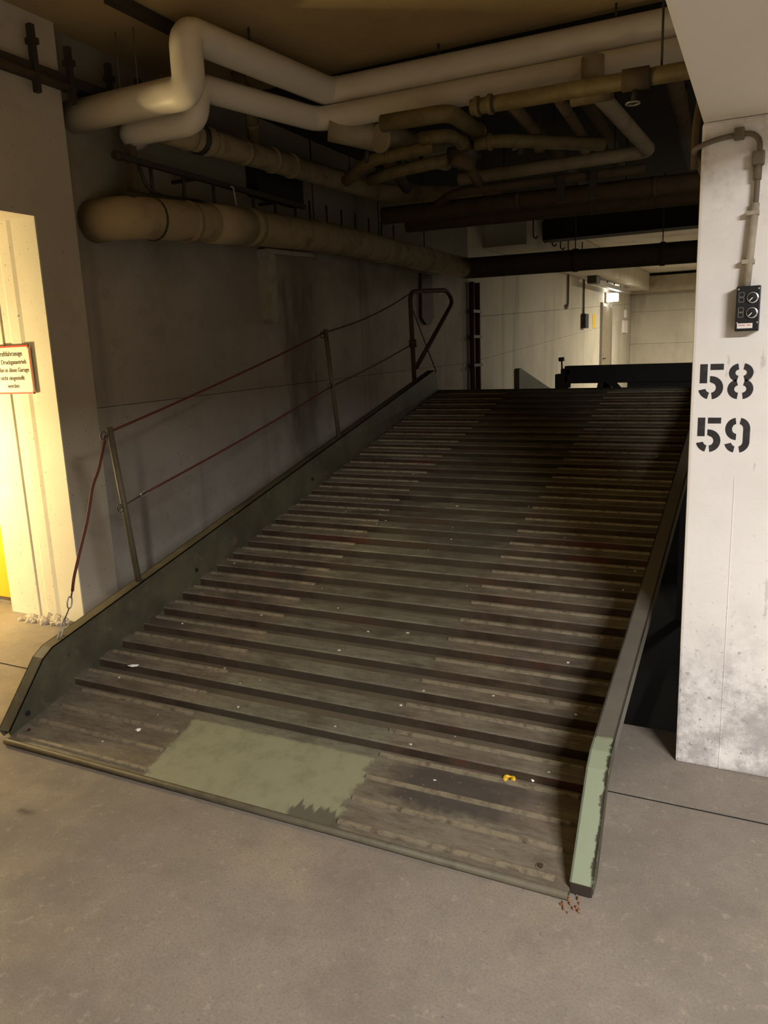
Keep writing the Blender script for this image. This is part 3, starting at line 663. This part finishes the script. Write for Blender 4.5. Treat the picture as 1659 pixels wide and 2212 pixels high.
up = pipe('sleeved_pipe', 'sleeved brown wall pipe under the white pipes', [(-3.5, 4.12, 3.02), (-3.5, 5.0, 3.05), (-3.45, 7.2, 3.1), (-2.5, 7.9, 3.1)], .085, m_wrap, .2,
     [((-3.5, 4.34, 3.03), (0, 1, .03), .094, .035), ((-3.5, 4.55, 3.035), (0, 1, .03), .094, .03), ((-3.5, 4.95, 3.05), (0, 1, .03), .094, .05), ((-3.49, 5.3, 3.056), (0, 1, .03), .094, .04), ((-3.48, 5.55, 3.06), (0, 1, .03), .094, .04)])
part(up, 'clamp', tube([(-3.5, 4.43, 3.032), (-3.5, 4.47, 3.033)], .099, 16), m_dark)
strap(up, (-3.5, 4.45, 3.03), .085); strap(up, (-3.46, 6.5, 3.09), .085)
pipe('small_pipe', 'short yellowed pipe dropping onto the sleeved wall pipe', [(-3.28, 4.62, 3.46), (-3.26, 4.72, 3.3), (-3.4, 4.95, 3.12)], .042, m_yel, .1, [((-3.34, 4.86, 3.19), (-.5, .8, -.6), .048, .04)], 'yellowed ceiling pipes')
pipe('small_pipe', 'dark brown pipe slanting behind the tangle towards the wall', [(-2.72, 5.7, 3.05), (-2.95, 6.6, 3.0)], .05, m_brown, 0, (), 'yellowed ceiling pipes')
# cable tray along the top of the left front wall
ct = thing('cable_tray', 'dark cable tray with clamps along the top of the left wall', 'cable tray', (-3.72, 3.0, 3.15))
part(ct, 'tray', bx(-3.762, -3.69, -1.0, 3.60, 3.145, 3.215), m_dark); part(ct, 'cable', tube([(-3.69, -1, 3.15), (-3.68, 2.5, 3.155), (-3.69, 3.6, 3.15)], .022, 10), m_brown)
part(ct, 'tray', bx(-3.80, -3.70, 3.60, 5.2, 3.16, 3.22), m_dark)
for yy, z0, z1 in ((3.32, 3.06, 3.40), (3.565, 3.06, 3.36), (3.87, 3.15, 3.36), (4.12, 3.15, 3.34)):
    part(ct, 'clamp', bx(-3.70, -3.665, yy-.015, yy+.015, z0, z1), m_dark); part(ct, 'clamp_nut', bx(-3.71, -3.65, yy-.022, yy+.022, z1-.10, z1-.07), m_dark)
tag(obj('ceiling_channel', bx(-3.235, -3.18, 3.42, 4.7, 3.44, 3.498), m_dark), 'dark mounting channel on the ceiling left of the white pipe', 'channel')
for x, lab in ((-3.575, 'left'), (-3.435, 'right')):
    tag(obj('hanging_wire', tube([(x, 3.84, 3.0), (x+.006, 3.84, ZC)], .0035, 6), m_galv), 'thin pale wire hanging beside the white pipe, %s one' % lab, 'wire', 'hanging wires')
# wall details along the left wall
rg = thing('plaster_ridge', 'angled plaster ridge on the left wall below the wrapped pipe', 'plaster', (-3.85, 5.55, 1.86))
part(rg, 'upright_ridge', prism([(5.54, 1.90), (5.60, 1.86), (5.66, 1.92), (5.66, 2.42), (5.54, 2.42)], 'x', -3.851, -3.755), m_plaster)
part(rg, 'top_ridge', prism([(5.54, 2.42), (6.27, 2.455), (6.25, 2.485), (5.54, 2.46)], 'x', -3.851, -3.74), m_plaster)
tag(obj('pointed_board', prism([(8.86, 1.98), (9.0, 1.90), (9.14, 1.90), (9.24, 2.0), (9.22, 2.5), (8.88, 2.5)], 'x', -3.851, -3.81), m_redpost), 'dark brown pointed board on the left wall behind the end frame', 'board')
vp = thing('riser_pipe', 'pair of dark vertical pipes clamped to the left wall beyond the platform', 'pipe', (-3.79, 10.7, 0))
for yy in (10.62, 10.86):
    part(vp, 'pipe', tube([(-3.80, yy, 0), (-3.80, yy, 2.50)], .04, 10), m_redpost)
for zz in (.9, 1.35, 1.75, 2.1): part(vp, 'clamp', bx(-3.848, -3.75, 10.55, 10.93, zz-.02, zz+.02), m_dark)
# row of cable hooks under the far boxed beam
for k in range(7):
    yy = 11.5+k*.55
    tag(obj('cable_hook', tube([(-3.16, yy, 3.40), (-3.16, yy, 3.14), (-3.12, yy, 3.10), (-3.09, yy, 3.14)], .011, 6, .03), m_dark), '%s small cable hook from the left along the far boxed beam' % ORD[k], 'hook', 'cable hooks at the far beam')

# ------------------------------------------------------------------ far end details
fp = thing('raised_platform', 'black raised lift platform seen end-on behind the ramp', 'car lift', (-.6, 8.3, 0))
part(fp, 'deck_beam', bx(-1.92, 1.2, 8.2, 8.32, 1.19, 1.372, bev=.01), m_blacksteel)
part(fp, 'apron', bx(-1.28, 1.2, 8.22, 8.30, .95, 1.2), m_blacksteel)
part(fp, 'deck', bx(-1.9, 1.2, 8.32, 12.5, 1.20, 1.25), m_blacksteel)
part(fp, 'side_bracket', bx(-2.02, -1.88, 8.2, 8.34, 1.14, 1.29, bev=.01), m_blacksteel)
part(fp, 'side_bracket', bx(-1.96, -1.86, 8.2, 8.3, 1.27, 1.345, bev=.01), m_blacksteel)
part(fp, 'strut', prism([(-1.60, 1.05), (-1.56, 1.05), (-1.52, 1.20), (-1.57, 1.20)], 'y', 8.2, 8.26), m_blacksteel)
part(fp, 'strut', prism([(-1.50, 1.20), (-1.30, 1.05), (-1.26, 1.05), (-1.40, 1.20)], 'y', 8.2, 8.26), m_blacksteel)
lv = part(fp, 'lever', tube([(-1.955, 8.25, 1.33), (-1.96, 8.25, 1.44)], .009, 8), m_dark); 
part(fp, 'lever_knob', tube([(-1.99, 8.25, 1.44), (-1.935, 8.25, 1.445)], .022, 10), m_dark)
for x in (-1.75, 1.05):
    part(fp, 'column', bx(x, x+.12, 9.2, 9.34, -2, 1.2), m_blacksteel)
fr = thing('opposite_platform', 'dark sloping side rail of the opposite platform by the left wall', 'car lift', (-2.9, 9.8, 0))
part(fr, 'side_rail', prism([(9.75, 1.0), (9.75, 1.30), (9.82, 1.315), (12.9, .62), (12.9, .35)], 'x', -2.93, -2.86), m_rail)
part(fr, 'deck', prism([(9.75, 1.0), (9.75, 1.05), (12.9, .40), (12.9, .35)], 'x', -2.86, -.44), m_rail)
part(fr, 'support', bx(-2.4, -2.28, 10.2, 10.32, -2, .93), m_blacksteel); part(fr, 'support', bx(-.9, -.78, 10.2, 10.32, -2, .93), m_blacksteel)
kb2 = thing('far_switch_box', 'small black switch box hanging on a conduit on the far left wall', 'switch box', (-3.83, 18.1, 2.0))
part(kb2, 'housing', bx(-3.85, -3.74, 18.0, 18.32, 1.93, 2.25, bev=.01), m_black)
part(kb2, 'conduit', tube([(-3.82, 18.13, 2.24), (-3.82, 18.13, 3.0)], .022, 8), m_conddark)
tag(obj('hooked_cable', tube([(-3.82, 16.6, 3.0), (-3.82, 16.6, 2.42), (-3.82, 16.5, 2.30), (-3.82, 16.38, 2.38)], .022, 8, .08), m_conddark), 'thin conduit ending in a hook on the far left wall', 'conduit')
tr = thing('lamp_tray', 'pale hanging trunking on the far left wall above the door', 'trunking', (-3.5, 19.5, 3.0))
part(tr, 'trunking', bx(-3.58, -3.46, 17.8, 22.4, 2.86, 2.95), m_galv)
part(tr, 'end_box', bx(-3.62, -3.42, 17.5, 17.9, 2.86, 3.08), m_dark)
for yy in (18.4, 19.3, 20.2, 21.1): part(tr, 'hanger', tube([(-3.52, yy, 2.95), (-3.52, yy, 3.03)], .015, 6), m_dark)
ex = thing('exit_lamp', 'small glowing white lamp above the far brown door', 'lamp', (-3.8, 20.9, 2.8))
part(ex, 'lamp_body', bx(-3.85, -3.80, 20.75, 21.15, 2.60, 2.84), m_galv)
part(ex, 'lens', bx(-3.80, -3.56, 20.78, 21.12, 2.62, 2.82, bev=.02), m_lampglow)
tag(obj('notice_plate', bx(-3.85, -3.845, 19.3, 19.62, 1.95, 2.28), m_yellow), 'small yellow notice on the far left wall', 'notice')
sw = thing('far_wall_switch', 'small white switch plates near the far corner', 'switch', (-3.84, 23.8, 2.0))
part(sw, 'plate', bx(-3.85, -3.80, 23.5, 24.2, 1.85, 2.2), m_label); part(sw, 'plate', bx(-3.85, -3.80, 23.8, 24.0, 2.28, 2.5), m_label)

# ================================================================== LAMPS
def tube_lamp(label, x, y, z, L, power, col, along='y', width=.16, group='ceiling tube lamps'):
    t = thing('tube_lamp', label, 'lamp', (x, y, z), group)
    hx, hy = (width/2, L/2) if along == 'y' else (L/2, width/2)
    part(t, 'housing', bx(x-hx-.02, x+hx+.02, y-hy-.03, y+hy+.03, z+.03, z+.09, bev=.008), m_galv)
    a = (x, y-hy, z+.015) if along == 'y' else (x-hx, y, z+.015); b = (x, y+hy, z+.015) if along == 'y' else (x+hx, y, z+.015)
    part(t, 'tube', tube([a, b], .013, 10), m_tube)
    for k in (-.6, .6):
        q = (x, y+k*hy, z+.09) if along == 'y' else (x+k*hx, y, z+.09)
        if ZC-.01 > z+.09: part(t, 'hanger_rod', tube([q, (q[0], q[1], ZC)], .008, 6), m_galv)
    li = bpy.data.lights.new('tube_light', 'AREA'); li.shape = 'RECTANGLE'; li.size = hx*2; li.size_y = hy*2; li.energy = power; li.color = col
    lo = bpy.data.objects.new('tube_light', li); C.objects.link(lo); lo.location = (x, y, z-.01); lo.parent = t; rel(lo, t)
    return t
tube_lamp('hanging tube lamp over the lane right of the viewer', 2.55, -1.0, 2.98, 1.7, P_LANE, (1, .97, .94), 'x', .3)
tube_lamp('hanging tube lamp over the far lane near the end wall', -.6, 20.5, 3.2, 1.5, P_FAR, (1, .90, .70))
tube_lamp('hanging tube lamp over the far lane behind the raised platform', .6, 15.5, 3.2, 1.5, P_FAR2, (1, .92, .76))
LX, LY, LZ = -4.95, 2.55, 1.08
sl = thing('work_lamp', 'warm globe work lamp on a stand in the side room', 'lamp', (LX, LY, 0))
bm = bmesh.new(); bmesh.ops.create_uvsphere(bm, u_segments=20, v_segments=12, radius=.07)
for v in bm.verts: v.co += Vector((LX, LY, LZ))
part(sl, 'globe', bm, m_warm, True)
part(sl, 'socket', tube([(LX, LY, LZ-.16), (LX, LY, LZ-.06)], .03, 12), m_black)
part(sl, 'pole', tube([(LX, LY, .02), (LX, LY, LZ-.15)], .013, 10), m_galv)
for k in range(3):
    a = 2*PI*k/3; part(sl, 'foot', tube([(LX, LY, .16), (LX+.25*math.cos(a), LY+.25*math.sin(a), .012)], .01, 8), m_galv)
li = bpy.data.lights.new('globe_light', 'POINT'); li.energy = P_SIDE; li.color = (1, .76, .36); li.shadow_soft_size = .09
lo = bpy.data.objects.new('globe_light', li); C.objects.link(lo); lo.location = (LX, LY, LZ); lo.parent = sl; rel(lo, sl)
